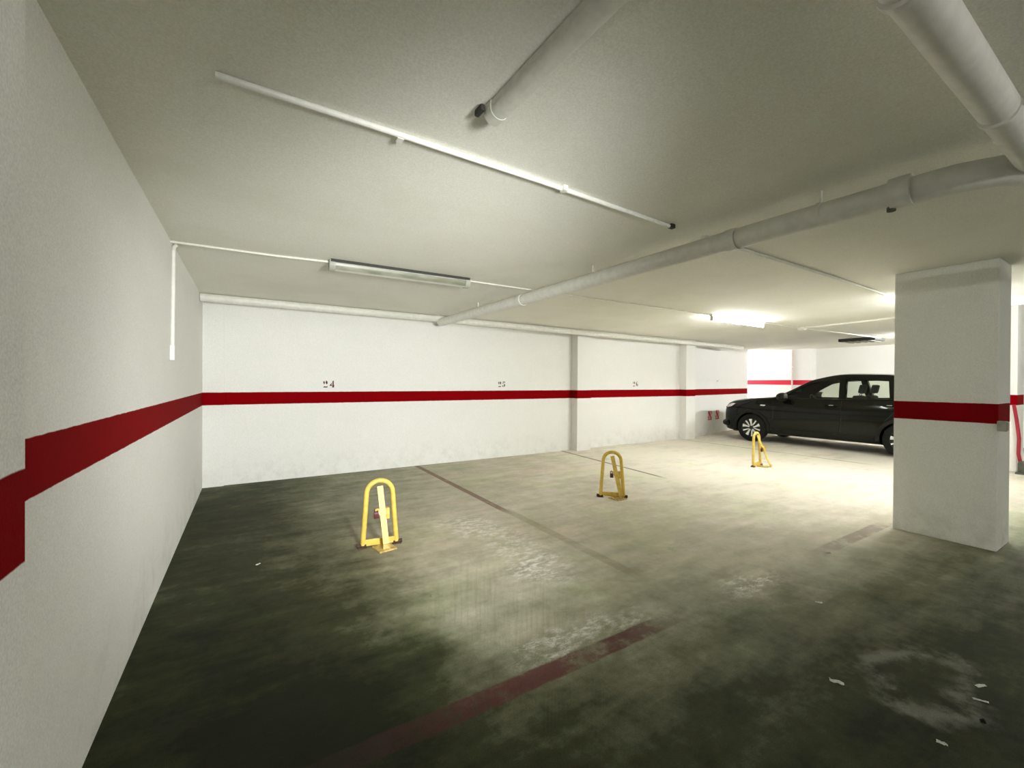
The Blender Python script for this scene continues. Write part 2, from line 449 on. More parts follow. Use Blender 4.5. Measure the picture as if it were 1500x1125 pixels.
marker(11.17, 'red stencilled mark with faded pink fill, beside the car bumper')

# ------------------------------------------------------------------ pipes and conduits
pa = empty('drain_pipe', (2.66, 3.5, 2.335))
tag(pa, 'thick white drain pipe under the ceiling, from back wall toward viewer, branching near the end', 'pipe')
def P(o, pts): return [Vector(p) - o.location for p in pts]
A = [(2.60, 6.362, 2.345), (2.64, 4.0, 2.335), (2.68, 1.3, 2.333), (2.700, .74, 2.33), (2.715, .58, 2.33), (2.775, .45, 2.33), (2.88, .385, 2.33), (3.0, .365, 2.33)]
link('pipe_run', tubem(P(pa, A), .063, 20), MAT['pipe'], pa, 40)
for y0, y1, r in ((.72, .80, .073), (1.56, 1.63, .070), (4.02, 4.09, .069)):
    f = lambda y: 2.60 + (6.42 - y) * .0155
    link('pipe_coupling', tubem(P(pa, [(f(y0), y0, 2.333), (f(y1), y1, 2.333)]), r, 20), MAT['pipe'], pa, 40)
link('clean_out_plug', tubem(P(pa, [(2.69, .80, 2.30), (2.69, .80, 2.252)]), .018, 14), MAT['grey_rubber'], pa, 40)
for y in (1.1, 2.9, 5.1):
    f = 2.60 + (6.42 - y) * .0155
    b2 = bmesh.new(); tube(b2, P(pa, [(f, y, 2.395), (f, y, CEIL)]), .007, 8); tube(b2, P(pa, [(f, y - .012, 2.337), (f, y + .012, 2.337)]), .0625, 20)
    link('pipe_hanger', b2, MAT['pipe'], pa, 40)

pb = pa   # the branch joins the long run, one piece of plumbing
link('branch_pipe', tubem(P(pb, [(1.02, .365, CEIL), (1.02, .365, 2.41), (1.045, .365, 2.36), (1.09, .365, 2.345), (5.25, .365, 2.335)]), .052, 22), MAT['pipe'], pb, 40)
link('pipe_coupling', tubem(P(pb, [(2.84, .365, 2.335), (3.12, .365, 2.335)]), .068, 22), MAT['pipe'], pb, 40)
for x in (1.3, 2.18, 4.0):
    b2 = bmesh.new(); tube(b2, P(pb, [(x, .365, 2.40), (x, .365, CEIL)]), .007, 8); tube(b2, P(pb, [(x - .012, .365, 2.335), (x + .012, .365, 2.335)]), .055, 20)
    tube(b2, P(pb, [(x, .31, 2.335), (x, .265, 2.335)]), .007, 8)
    link('pipe_hanger', b2, MAT['pipe'], pb, 40)

pc = empty('drain_pipe', (5.5, 6.5, 2.375))
tag(pc, 'white pipe running high along the whole back wall', 'pipe')
link('pipe_run', tubem(P(pc, [(XL + .005, 6.38, 2.408), (2.55, 6.42, 2.405), (11.55, 6.60, 2.375)]), .052, 18), MAT['pipe'], pc, 40)
for x in (2.60, 4.6, 8.0, 10.6):
    link('pipe_coupling', tubem(P(pc, [(x - .06, 6.375 + x * .0195, 2.4135 - x * .0033), (x + .06, 6.375 + x * .0195, 2.4135 - x * .0033)]), .058, 18), MAT['pipe'], pc, 40)
for x in (1.2, 5.6, 7.9, 11.0):
    link('pipe_hanger', tubem(P(pc, [(x, 6.375 + x * .0195, 2.42), (x, 6.375 + x * .0195, CEIL)]), .008, 8), MAT['pipe'], pc)

def conduit(pts, r, mat, label, seg=10):
    c = Vector(pts[len(pts) // 2]); o = link('ceiling_conduit', tubem([Vector(p) - c for p in pts], r, seg), mat, None, 40)
    o.location = c; return tag(o, label, 'conduit')
zc = CEIL - .013
c1 = conduit([(-.10, 1.785, zc), (.5, 1.795, zc), (1.3, 1.815, zc), (2.40, 1.87, zc)], .0125, MAT['conduit'], 'bright white cable conduit crossing the ceiling left of the thick pipe')
for x in (.55, 1.45):
    link('conduit_clip', boxm(x - .014 - c1.location.x, x + .014 - c1.location.x, -.018, .018, -.015, .0125), MAT['conduit'], c1)
link('cable_end', boxm(2.39 - c1.location.x, 2.43 - c1.location.x, .035, .065, -.012, .013), MAT['dark_and_shade'], c1)
conduit([(2.78, 1.88, zc - .002), (4.9, 1.89, zc - .002), (6.3, 1.93, zc - .002)], .014, MAT['conduit_dull'], 'painted-over cable conduit from the thick pipe toward the square column')
conduit([(XL, 4.11, zc), (.2, 4.09, zc), (.60, 4.04, zc)], .010, MAT['conduit_dull'], 'thin conduit from the left wall to the unlit tube lamp')
conduit([(1.94, 4.0, zc), (2.6, 4.0, zc), (4.4, 3.98, zc), (6.02, 3.96, zc)], .009, MAT['conduit_dull'], 'thin conduit from the unlit tube lamp to the lit tube lamp')
conduit([(7.58, 3.95, zc), (8.79, 3.94, zc)], .010, MAT['conduit_dull'], 'thin conduit from the lit tube lamp to the junction box')
conduit([(8.95, 3.93, zc), (10.5, 3.86, zc), (12.2, 3.8, zc)], .010, MAT['conduit_dull'], 'thin conduit from the junction box toward the far wall above the car')
conduit([(8.86, 3.87, zc), (8.78, 3.2, zc), (8.66, 2.45, zc), (8.60, 2.14, zc)], .016, MAT['conduit'], 'bright conduit leaving the junction box above the car')
jb = empty('ceiling_junction_box', (8.87, 3.93, CEIL - .025)); tag(jb, 'small white junction box on the ceiling right of the lit lamp', 'junction box')
link('box_body', boxm(-.055, .055, -.055, .055, -.022, .025, bev=.006), MAT['conduit'], jb)
link('box_lid', boxm(-.048, .048, -.048, .048, -.028, -.022, bev=.003), MAT['conduit'], jb)

wc = empty('wall_conduit', (XL, 4.16, 2.0)); tag(wc, 'white vertical cable conduit on the left wall with painted switch box', 'conduit')
link('conduit_tube', tubem([(.012, .03, CEIL - 2.0 - .06), (.012, -.02, -.335)], .0125, 10), MAT['conduit'], wc, 40)
link('switch_box', boxm(0, .03, -.065, .025, -.45, -.335, bev=.006), MAT['wall'], wc)
link('conduit_elbow', tubem([(.012, .03, CEIL - 2.06), (.014, .032, CEIL - 2.03), (.03, .033, CEIL - 2.012)], .014, 10), MAT['conduit_dull'], wc, 40)

vp = empty('vertical_pipe', (XR - .375, 6.62, 0)); tag(vp, 'thin pale vertical pipe on the far wall above the car bonnet', 'pipe')
link('pipe_run', tubem([(0, 0, 0), (0, 0, CEIL - .02)], .022, 10), simple('pinkish_pipe', (.70, .52, .50), .5), vp, 40)
for z in (.6, 1.9): link('pipe_clip', boxm(-.024, .027, -.035, .035, z, z + .03), MAT['conduit'], vp)

rp = empty('red_pipe', (10.47, 1.52, 0)); tag(rp, 'thin red pipe on the edge of the bright pillar below its band', 'pipe')
link('pipe_run', tubem([(0, .03, 1.08), (-.005, .0, .85), (-.012, -.03, .55), (-.01, -.025, .3), (0, -.05, .12)], .022, 10), MAT['hose_red'], rp, 40)
gb = empty('floor_bumper', (10.35, 1.38, 0)); tag(gb, 'small dark grey rubber bumper at the foot of the bright pillar', 'bumper')
link('bumper_body', boxm(-.09, .09, -.10, .10, 0, .20, bev=.04), MAT['grey_rubber'], gb, 40)
link('bumper_foot', boxm(-.11, .11, -.12, .12, 0, .025, bev=.008), MAT['grey_rubber'], gb)

cb = empty('wall_hook', (5.30, .862, 1.055)); tag(cb, 'small pale switch box on the column corner under its dark band', 'switch')
link('box_body', boxm(-.02, .028, -.045, .012, -.04, .045, bev=.008), MAT['fixture_body'], cb)
link('box_face', boxm(-.012, .02, -.050, -.045, -.03, .035, bev=.002), simple('pinkish_plastic', (.45, .30, .27), .5), cb)

# ------------------------------------------------------------------ fluorescent fixtures
def lamp(loc, rz, L, lit, label, mats, W=.060, H=.058):
    o = empty('ceiling_lamp', loc, rz); tag(o, label, 'lamp', None)
    bm = boxm(-L / 2, L / 2, *((-.026, .026) if lit else (-W * .96, W * .96)), -.030, .0, bev=.005); link('lamp_body', bm, mats[0], o)
    if lit:
        hl = L / 2 - .03
        link('tube', tubem([(-hl, 0, -.075), (hl, 0, -.075)], .019, 16), mats[1], o, 40)
        for s in (-1, 1):
            b_ = boxm(s * hl - .012, s * hl + .012, -.022, .022, -.098, -.028, bev=.004); link('lamp_holder', b_, mats[2], o)
        return o
    bm = bmesh.new()
    prof = [(-W, -.030)] + [(W * math.cos(PI + PI * k / 10), -.030 + H * math.sin(PI + PI * k / 10)) for k in range(1, 10)] + [(W, -.030)]
    hl = L / 2 - .03
    prism(bm, prof, lambda y, z: (-hl, y, z), lambda y, z: (hl, y, z)); link('diffuser', bm, mats[1], o, 40)
    for s in (-1, 1):
        bm = bmesh.new()
        prof2 = [(a * 1.06, -.030 + (b + .030) * 1.07) for a, b in prof] + [(W * 1.06, -.002), (-W * 1.06, -.002)]
        a, b = sorted((s * (L / 2 + .004), s * (L / 2 - .045)))
        prism(bm, prof2, lambda y, z: (a, y, z), lambda y, z: (b, y, z)); link('end_cap', bm, mats[2], o, 40)
    if mats[1] is MAT['diffuser']:
        link('tube', tubem([(-hl + .02, 0, -.055), (hl - .02, 0, -.055)], .014, 12), MAT['conduit'], o, 40)
    return o
l1 = lamp((1.265, 4.01, CEIL - .004), math.radians(-1.5), 1.33, False, 'unlit tube lamp with dull diffuser on the ceiling above number 24', (MAT['fixture_body'], MAT['diffuser'], MAT['fixture_body']))
link('shadow_strip', boxm(-.66, .66, -.068, -.0575, -.020, .003), MAT['dark_and_shade'], l1)  # dark strip standing in for the shadow between lamp and ceiling
l2 = lamp((.825, .70, CEIL - .002), math.radians(91.5), 1.50, False, 'unlit white tube lamp on the ceiling at the top edge, closest to the viewer', (MAT['ceilish'], MAT['ceilish'], MAT['ceilish']), W=.036, H=.032)
link('cable_gland', boxm(.735, .79, .042, .062, -.030, -.005, bev=.006), MAT['dark_and_shade'], l2)
lamp((6.80, 3.95, CEIL), 0, 1.52, True, 'glowing tube lamp on the ceiling over the third barrier', (MAT['fixture_white'], MAT['lit'], MAT['fixture_white']))
lamp((7.15, 1.62, CEIL), 0, 1.30, True, 'added fill tube lamp hidden close behind the square column', (MAT['fixture_white'], MAT['fill_bay'], MAT['fixture_white']))  # fill lamp added to light the bays, out of view
lamp((12.25, 2.75, CEIL), 0, 1.30, True, 'added fill tube lamp over the rear of the black car, hidden by the column', (MAT['fixture_white'], MAT['fill_far'], MAT['fixture_white']))  # unseen lamp added to brighten the far right
lamp((14.05, 8.35, CEIL), 0, .90, True, 'added fill tube lamp around the corner past the end of the back wall', (MAT['fixture_white'], MAT['fill_corner'], MAT['fixture_white']))  # added to whiten the far wall, out of sight past the corner
lamp((9.0, .55, 2.86), 0, .90, True, 'added fill tube lamp under the raised ceiling right of the column', (MAT['fixture_white'], MAT['fill_raised'], MAT['fixture_white']))  # added outside the view to brighten the pillar face
for lx, ly, rz in ((1.2, -2.2, 0), (3.2, -2.8, 0)):  # unseen lamps added as fill for left wall and column
    lamp((lx, ly, CEIL - .004), rz, 1.52, True, 'added fill tube lamp over the driving lane behind the viewer, %s' % ('by the left wall' if lx < 3 else 'further from the left wall'), (MAT['fixture_white'], MAT['fill_lane'], MAT['fixture_white']))
vt = empty('ceiling_dark_box', (12.2, 4.15, CEIL)); tag(vt, 'dark slatted box under the ceiling just left of the column', 'fixture')  # plain dark box for an unidentified dark patch on the ceiling
link('dark_box_body', boxm(-.30, .30, -.35, .35, -.07, 0, bev=.01), MAT['dark_and_shade'], vt)
for k in range(5): link('dark_box_slat', boxm(-.28, .28, -.28 + k * .13, -.22 + k * .13, -.08, -.07), MAT['fixture_body'], vt)

# ------------------------------------------------------------------ folding parking barriers
def hoop(w0, w1, h, n=14):
    """open U bent from a tube: feet w0 apart, top arch w1 wide"""
    r = w1 / 2; pts = [(-w0 / 2, 0, .02)]
    for k in range(1, 5): t = k / 4; pts.append((-w0 / 2 + (w0 - w1) / 2 * t, 0, .02 + (h - r - .02) * t))
    for k in range(1, n): a = PI - PI * k / n; pts.append((r * math.cos(a), 0, h - r + r * math.sin(a)))
    pts.append((r, 0, h - r))
    for k in range(1, 5): t = k / 4; pts.append((r + (w0 - w1) / 2 * t, 0, h - r - (h - r - .02) * t))
    return pts
def barrier(loc, rz, lean, brace_y, brace_x, label, h=.55):
    o = empty('parking_barrier', loc, rz); tag(o, label, 'parking barrier', 'folding yellow parking barriers')
    k = math.tan(lean)
    sh = lambda p: (p[0], p[1] + p[2] * k, p[2])
    link('hoop', tubem([sh(p) for p in hoop(.275, .215, h)], .0205, 14), MAT['yellow'], o, 50)
    link('cross_bar', boxm(-.135, .135, -.012, .012, .012, .064, bev=.004), MAT['yellow'], o)
    top = Vector(sh((.0, -.014, h - .045))); bot = Vector((brace_x, brace_y, .015))
    br = link('brace', tubem([top, bot], 0, flat=(.006, .024)), MAT['yellow'], o)
    mid = top.lerp(bot, .42); d = (bot - top).normalized(); nrm = Vector((0, -1, 0)); nrm = (nrm - d * nrm.dot(d)).normalized()
    link('lock_boss', tubem([mid + nrm * .002, mid + nrm * .020], .036, 18), MAT['yellow'], br, 40)
    link('lock_bracket', boxm(mid.x + .026, mid.x + .052, mid.y - .03, mid.y + .012, mid.z - .055, mid.z + .035, bev=.003), MAT['yellow'], br)
    pl_ = bmesh.new(); box(pl_, mid.x - .072, mid.x - .032, mid.y - .014, mid.y + .012, mid.z - .05, mid.z + .002, bev=.005)
    tube(pl_, [(mid.x - .066, mid.y, mid.z), (mid.x - .066, mid.y, mid.z + .022), (mid.x - .055, mid.y, mid.z + .034), (mid.x - .044, mid.y, mid.z + .022), (mid.x - .044, mid.y, mid.z)], .0045, 8)
    pk = link('padlock', pl_, MAT['padlock'], br, 40); pk['label'] = 'dark red padlock'
    link('lock_hasp', boxm(mid.x - .062, mid.x - .0, mid.y - .004, mid.y + .004, mid.z + .014, mid.z + .030, bev=.002), MAT['yellow'], br)
    ang = math.atan2(bot.x, -bot.y)
    b3 = bmesh.new(); box(b3, -.075, .075, -.17, -.01, 0, .012, bev=.002)
    bp = link('base_plate', b3, MAT['yellow_dirty'], o); bp.rotation_euler = (0, 0, ang)
    link('plate_lug', boxm(bot.x - .028, bot.x + .028, bot.y - .012, bot.y + .014, .01, .05, bev=.003), MAT['yellow_dirty'], o)
    for s in (-1, 1):
        f = bmesh.new(); tube(f, [(s * .11, 0, .018), (s * .185, 0, .018)], .017, 12); box(f, s * .14 - .035, s * .14 + .035, -.03, .03, 0, .010, bev=.002)
        link('hinge_foot', f, MAT['rust'], o, 40)
    return o
b1 = barrier((.955, 3.665, 0), math.radians(-8), .04, -.125, .04, 'folding yellow hoop barrier under number 24, padlock hanging at its brace')
b2 = barrier((3.775, 3.755, 0), math.radians(-42), .02, -.10, .105, 'folding yellow hoop barrier in the bay numbered 25, long shadow on the floor')
b3 = barrier((7.32, 3.92, 0), math.radians(6), .02, -.20, .05, 'folding yellow hoop barrier in front of the black car, smallest in view', h=.565)

# ------------------------------------------------------------------ small litter
def scrap(x, y, sx, sy, rz, mat, name, label, cat='paper', h=.02, seed=0):
    rnd = random.Random(seed); bm = bmesh.new(); N = 6; V_ = []
    for i in range(N + 1):
        row = []
        for j in range(4):
            u, w = i / N - .5, j / 3 - .5
            e = 1 - .5 * abs(u) * rnd.random()
            row.append(bm.verts.new((u * sx + rnd.uniform(-.1, .1) * sx * .4, w * sy * e + rnd.uniform(-.1, .1) * sy, .003 + h * rnd.random() * (1 - 1.2 * abs(w)))))
        V_.append(row)
    for i in range(N):
        for j in range(3): bm.faces.new((V_[i][j], V_[i + 1][j], V_[i + 1][j + 1], V_[i][j + 1]))
    bmesh.ops.solidify(bm, geom=bm.faces[:], thickness=.002)
    lo = min(v.co.z for v in bm.verts)
    for v in bm.verts: v.co.z -= lo - .001
    o = link(name, bm, mat); o.location = (x, y, 0); o.rotation_euler = (0, 0, rz); tag(o, label, cat)
scrap(2.345, .880, .055, .022, -1.25, MAT['paper'], 'paper_scrap', 'twisted white paper scrap on the dark lane floor, largest scrap', h=.022, seed=1)
scrap(2.89, .520, .045, .018, -.45, MAT['paper'], 'paper_scrap', 'small flat white paper scrap near the pale ring stain', h=.012, seed=2)
scrap(2.755, .495, .050, .015, -1.1, MAT['paper'], 'paper_scrap', 'thin white paper scrap just in front of the flat scrap', h=.012, seed=3)
scrap(2.30, .513, .032, .016, -1.3, MAT['paper'], 'paper_scrap', 'short white paper scrap nearest the bottom edge', h=.014, seed=4)
scrap(3.103, 1.263, .040, .020, -.5, MAT['paper'], 'paper_scrap', 'pale paper scrap beside the white scuffed patch', h=.012, seed=5)
scrap(4.08, 1.60, .06, .025, -.5, MAT['paper'], 'paper_scrap', 'pale paper scrap on the worn red line near the column', h=.012, seed=6)
scrap(.064, 3.754, .035, .018, .6, MAT['paper'], 'paper_scrap', 'tiny white paper scrap in the dark bay left of the barrier', h=.012, seed=7)
scrap(1.02, 2.62, .022, .014, .3, MAT['leaf'], 'paper_scrap', 'tiny pale crumb of paper in front of the padlocked barrier', h=.01, seed=8)
scrap(2.592, .458, .022, .018, .4, MAT['dark_bit'], 'stone_chip', 'small black chip lying on the dark lane floor', 'chip', h=.016, seed=9)

# ------------------------------------------------------------------ black hatchback, nose to the back wall
KX = [-3.52, -3.49, -3.40, -3.21, -2.80, -2.40, -1.80, -1.20, -.78, -.42, -.10, .25, .52, .70, .80, .845]
T = dict(
 zb=[.42, .34, .27, .24, .22, .21, .205, .205, .205, .205, .205, .21, .22, .24, .29, .38],
 wm=[.60, .70, .79, .86, .895, .91, .908, .905, .905, .908, .91, .895, .845, .74, .58, .36],
 zm=[.66, .66, .66, .66, .66, .66, .65, .64, .63, .63, .63, .63, .62, .60, .58, .56],
 zl=[.90, .95, 1.02, 1.075, 1.09, 1.075, 1.055, 1.04, 1.03, 1.02, 1.005, .975, .935, .87, .80, .72],
 wl=[.54, .64, .73, .80, .835, .85, .85, .845, .845, .845, .84, .81, .75, .65, .51, .32],
 zr=[.91, .97, 1.07, 1.35, 1.50, 1.56, 1.565, 1.455, 1.245, 1.075, 1.05, 1.012, .965, .89, .81, .73],
 wr=[.50, .59, .655, .60, .575, .575, .585, .60, .665, .76, .745, .71, .65, .55, .42, .26],
 zt=[.92, .98, 1.09, 1.38, 1.545, 1.612, 1.630, 1.525, 1.285, 1.10, 1.075, 1.035, .985, .905, .82, .74])
def pchip(xs, ys, x):
    n = len(xs); h = [xs[i + 1] - xs[i] for i in range(n - 1)]; d = [(ys[i + 1] - ys[i]) / h[i] for i in range(n - 1)]
    m = [d[0]] + [0 if d[i - 1] * d[i] <= 0 else 2 * d[i - 1] * d[i] / (d[i - 1] + d[i]) for i in range(1, n - 1)] + [d[-1]]
    x = min(max(x, xs[0]), xs[-1]); i = 0
    while i < n - 2 and x > xs[i + 1]: i += 1
    t = (x - xs[i]) / h[i]
    return (ys[i] * (1 + 2 * t) * (1 - t) ** 2 + h[i] * m[i] * t * (1 - t) ** 2 + ys[i + 1] * t * t * (3 - 2 * t) + h[i] * m[i + 1] * t * t * (t - 1))
def Q(x): return {k: pchip(KX, v, x) for k, v in T.items()}
def smooth_line(key, sub=4):
    out = []
    for i in range(len(key) - 1):
        p0, p1, p2, p3 = key[max(i - 1, 0)], key[i], key[i + 1], key[min(i + 2, len(key) - 1)]
        for k in range(sub):
            t = k / sub
            out.append(tuple(.5 * (2 * b + (c - a) * t + (2 * a - 5 * b + 4 * c - d) * t * t + (3 * b - a - 3 * c + d) * t ** 3) for a, b, c, d in zip(p0, p1, p2, p3)))
    out.append(key[-1]); return out
def section(x, grow=0.0):
    q = Q(x)
    key = [(0, q['zb']), (q['wm'] * .80, q['zb']), (q['wm'] * .95, q['zb'] + .06), (q['wm'] * .985, (q['zb'] + q['zm']) / 2 - .02), (q['wm'], q['zm']),
           (q['wm'] * .985, q['zm'] * .42 + q['zl'] * .58), (q['wl'] + .004, q['zl'] - .018), (q['wl'] - .012, q['zl'])]
    lower = smooth_line(key, 4)
    up = smooth_line([(q['wl'] - .012, q['zl']), (q['wl'] * .55 + q['wr'] * .45 + .012, q['zl'] * .55 + q['zr'] * .45), (q['wr'], q['zr']), (q['wr'] * .84, q['zr'] + (q['zt'] - q['zr']) * .60), (q['wr'] * .45, q['zr'] + (q['zt'] - q['zr']) * .92), (0, q['zt'])], 4)
    return lower[:-1] + up
def side_y(x, z):
    s = section(x); best = None
    for (a, za), (b, zb_) in zip(s[5:], s[6:]):
        if (za - z) * (zb_ - z) <= 0 and abs(zb_ - za) > 1e-6:
            t = (z - za) / (zb_ - za); y = a + (b - a) * t
            best = y if best is None else max(best, y)
    return best if best is not None else Q(x)['wr']
def top_z(x, y):
    s = section(x)[28:]
    for (a, za), (b, zb_) in zip(s, s[1:]):
        if b <= abs(y) <= a: return za + (zb_ - za) * ((a - abs(y)) / max(a - b, 1e-6))
    return s[0][1]
def loft(rings, caps=True):
    bm = bmesh.new(); VS = []
    for r in rings: VS.append([bm.verts.new(p) for p in r])
    n = len(VS[0])
    for a, b in zip(VS, VS[1:]):
        for k in range(n): bm.faces.new((a[k], a[(k + 1) % n], b[(k + 1) % n], b[k]))
    if caps: bm.faces.new(VS[0][::-1]); bm.faces.new(VS[-1])
    return bm
def ring(x):
    s = section(x); left = [(x, y, z) for y, z in s]; right = [(x, -y, z) for y, z in s[1:-1]][::-1]
    return left + right
xs = sorted(set([round(v, 4) for v in np.linspace(-3.52, .845, 66)] + KX))
body_bm = loft([ring(x) for x in xs])

# window outlines on the side (x forward, z up)
WIN = [
 [(-.66, 1.075), (-1.06, 1.075), (-1.74, 1.085), (-1.70, 1.465), (-1.36, 1.445), (-1.12, 1.385), (-.86, 1.235)],
 [(-1.86, 1.088), (-2.56, 1.118), (-2.50, 1.455), (-2.16, 1.475), (-1.82, 1.470)],
 [(-2.66, 1.135), (-2.92, 1.185), (-2.80, 1.395), (-2.58, 1.440)]]
cut = []
def cutter(bm):
    bmesh.ops.recalc_face_normals(bm, faces=bm.faces[:])
    me = bpy.data.meshes.new('cut'); bm.to_mesh(me); bm.free(); o = bpy.data.objects.new('cut', me); col.objects.link(o); cut.append(o)
# hollow cabin
def inner(x):
    q = Q(x); s = [(.0, .36), (q['wm'] - .09, .36), (q['wm'] - .08, q['zm']), (q['wl'] - .07, q['zl'] - .02), (q['wr'] - .045, q['zr'] - .045), (q['wr'] * .5, q['zt'] - .055), (0, q['zt'] - .05)]
    return [(x, y, z) for y, z in s] + [(x, -y, z) for y, z in s[1:-1]][::-1]
cutter(loft([inner(x) for x in np.linspace(-3.16, -.52, 26)]))
for w in WIN: cutter(prism(bmesh.new(), w, lambda x, z: (x, -1.3, z), lambda x, z: (x, 1.3, z)))
WS = [(-.50, .66), (-.80, .585), (-1.17, .515), (-1.17, -.515), (-.80, -.585), (-.50, -.66)]
RS = [(-3.36, .52), (-3.12, .50), (-3.12, -.50), (-3.36, -.52)]
for w in (WS, RS): cutter(prism(bmesh.new(), w, lambda x, y: (x, y, .98), lambda x, y: (x, y, 1.8)))
for ax in (0.0, -2.79):
    for s in (-1, 1):
        b_ = lathe(bmesh.new(), [(.372, -.17), (.372, .17)], 40, 'y')
        for v in b_.verts: v.co += Vector((ax, s * .86, .335))
        cutter(b_)
car = empty('hatchback_car', (11.20, 5.70, 0), math.radians(92.2))
tag(car, 'shiny black five-door hatchback parked nose to the wall behind the column', 'car')
body = link('body', body_bm, MAT['black_paint'])
for c in cut:
    md = body.modifiers.new('b', 'BOOLEAN'); md.operation = 'DIFFERENCE'; md.solver = 'EXACT'; md.object = c
dg = bpy.context.evaluated_depsgraph_get(); dg.update()
new = bpy.data.meshes.new_from_object(body.evaluated_get(dg))
body.modifiers.clear(); body.data = new
for c in cut: bpy.data.objects.remove(c)
for p in new.polygons: p.use_smooth = True
new.set_sharp_from_angle(angle=math.radians(32))
body.parent = car

def densify(poly, step=.06):
    out = []
    for (a, b), (c, d) in zip(poly, poly[1:] + poly[:1]):
        n = max(1, int(math.hypot(c - a, d - b) / step))
        for k in range(n): out.append((a + (c - a) * k / n, b + (d - b) * k / n))
    return out
def patch(poly, side, off, th=.0, step=.05):
    """polygon in side view draped on the car's flank"""
    poly = densify(poly, step); bm = bmesh.new(); vs = [bm.verts.new((p[0], 0, p[1])) for p in poly]
    for t in tessellate_polygon([[Vector((p[0], p[1], 0)) for p in poly]]):
        try: bm.faces.new([vs[i] for i in t])
        except ValueError: pass
    bmesh.ops.subdivide_edges(bm, edges=[e for e in bm.edges if e.calc_length() > .12], cuts=2, use_grid_fill=True)
    bmesh.ops.triangulate(bm, faces=bm.faces[:])
    for v in bm.verts: v.co.y = side * (side_y(v.co.x, v.co.z) + off)
    if th: bmesh.ops.solidify(bm, geom=bm.faces[:], thickness=th)
    return bm
def strip(pts, side, off, r):
    """thin bar following the flank through (x, z) points"""
    q = []
    for (a, b), (c, d) in zip(pts, pts[1:]):
        n = max(1, int(math.hypot(c - a, d - b) / .05))
        q += [(a + (c - a) * k / n, b + (d - b) * k / n) for k in range(n)]
    q.append(pts[-1])
    return tubem([(x, side * (side_y(x, z) + off), z) for x, z in q], r, 6)
for s in (1, -1):
    for k, w in enumerate(WIN):
        o = link('window_pane', patch(w, s, -.012), MAT['glass'], car, 60)
    # doors: seams, handles
    link('door_seam', strip([(-.47, .98), (-.50, .62), (-.42, .36), (-.46, .29)], s, -.001, .004), MAT['seam'], car)
    link('door_seam', strip([(-1.80, 1.05), (-1.80, .62), (-1.74, .29)], s, -.001, .004), MAT['seam'], car)
    link('door_seam', strip([(-2.70, 1.07), (-2.66, .88), (-2.52, .70), (-2.40, .48), (-2.36, .29)], s, -.001, .004), MAT['seam'], car)
    link('window_trim', strip([(-.62, 1.062), (-1.80, 1.073), (-2.60, 1.108), (-2.93, 1.175)], s, .002, .010), MAT['black_trim'], car)
    for hx, hz in ((-1.62, .945), (-2.56, .985)):
        h = link('door_handle', tubem([(hx - .10, s * (side_y(hx - .1, hz) + .002), hz), (hx - .08, s * (side_y(hx, hz) + .032), hz + .004), (hx + .06, s * (side_y(hx, hz) + .032), hz), (hx + .09, s * (side_y(hx + .08, hz) + .002), hz - .004)], .014, 8), MAT['black_paint'], car, 40)
        link('handle_highlight', tubem([(hx - .06, s * (side_y(hx, hz) + .044), hz + .008), (hx + .02, s * (side_y(hx, hz) + .044), hz + .006)], .006, 6), MAT['chrome'], h, 40)
    # lower cladding, wheel arch lips
    link('sill_cladding', patch([(-.46, .36), (-.46, .25), (-2.33, .25), (-2.33, .36)], s, .012, .01), MAT['black_trim'], car, 40)
    for ax in (0.0, -2.79):
        pts = [(ax + .395 * math.cos(a), .335 + .395 * math.sin(a)) for a in np.linspace(-.12, PI + .12, 26)]
        link('arch_trim', tubem([(x, s * (side_y(x, max(z, .30)) + .004), z) for x, z in pts], 0, flat=(.028, .028)), MAT['black_trim'], car, 60)
    # headlight, side repeater, tail lamp, mirror, roof rail
    hl = link('headlight', patch([(.74, .83), (.66, .80), (.52, .825), (.42, .895), (.48, .905), (.66, .875)], s, .006, .02), MAT['headlight'], car, 60)
    link('headlight_rim', strip([(.74, .80), (.64, .775), (.50, .80), (.38, .90)], s, .006, .010), MAT['black_trim'], hl, 40)
    o = link('side_repeater', patch([(-.20, .875), (-.30, .868), (-.33, .898), (-.22, .902)], s, .008, .014), MAT['headlight'], car, 60); o['label'] = 'white side repeater lamp'
    link('tail_lamp', patch([(-3.40, .80), (-3.28, .82), (-3.18, .98), (-3.30, 1.01), (-3.41, .97)], s, .006, .015), MAT['tail_red'], car, 60)
    mb = bmesh.new(); bmesh.ops.create_uvsphere(mb, u_segments=20, v_segments=12, radius=1)
    for v in mb.verts:
        x_, y_, z_ = v.co
        v.co = Vector((-.74 + (x_ if x_ > -.5 else -.5) * .13, s * (1.00 + y_ * .125), 1.10 + z_ * .095))
    mm = link('wing_mirror', mb, MAT['black_trim'], car, 50)
    link('mirror_arm', tubem([(-.69, s * .84, 1.05), (-.69, s * .93, 1.075)], .026, 8), MAT['black_trim'], mm, 40)
    g = lathe(bmesh.new(), [(.072, -.808), (.072, -.804)], 20, 'x')
    for v in g.verts: v.co.y = s * 1.0 + v.co.y * 1.3; v.co.z += 1.105
    link('mirror_glass', g, MAT['chrome'], mm)
def plan_glass(poly, off, name):
    x0 = min(p[0] for p in poly); x1 = max(p[0] for p in poly); bm = bmesh.new(); R_ = []
    ed = sorted({(p[0], abs(p[1])) for p in poly})
    for i in range(13):
        x = x0 + (x1 - x0) * i / 12; w = float(np.interp(x, [e[0] for e in ed], [e[1] for e in ed]))
        R_.append([bm.verts.new((x, w * (j / 6 - 1), top_z(x, w * (j / 6 - 1)) - off)) for j in range(13)])
    for a, b in zip(R_, R_[1:]):
        for j in range(12): bm.faces.new((a[j], a[j + 1], b[j + 1], b[j]))
    return link(name, bm, MAT['glass'], car, 60)
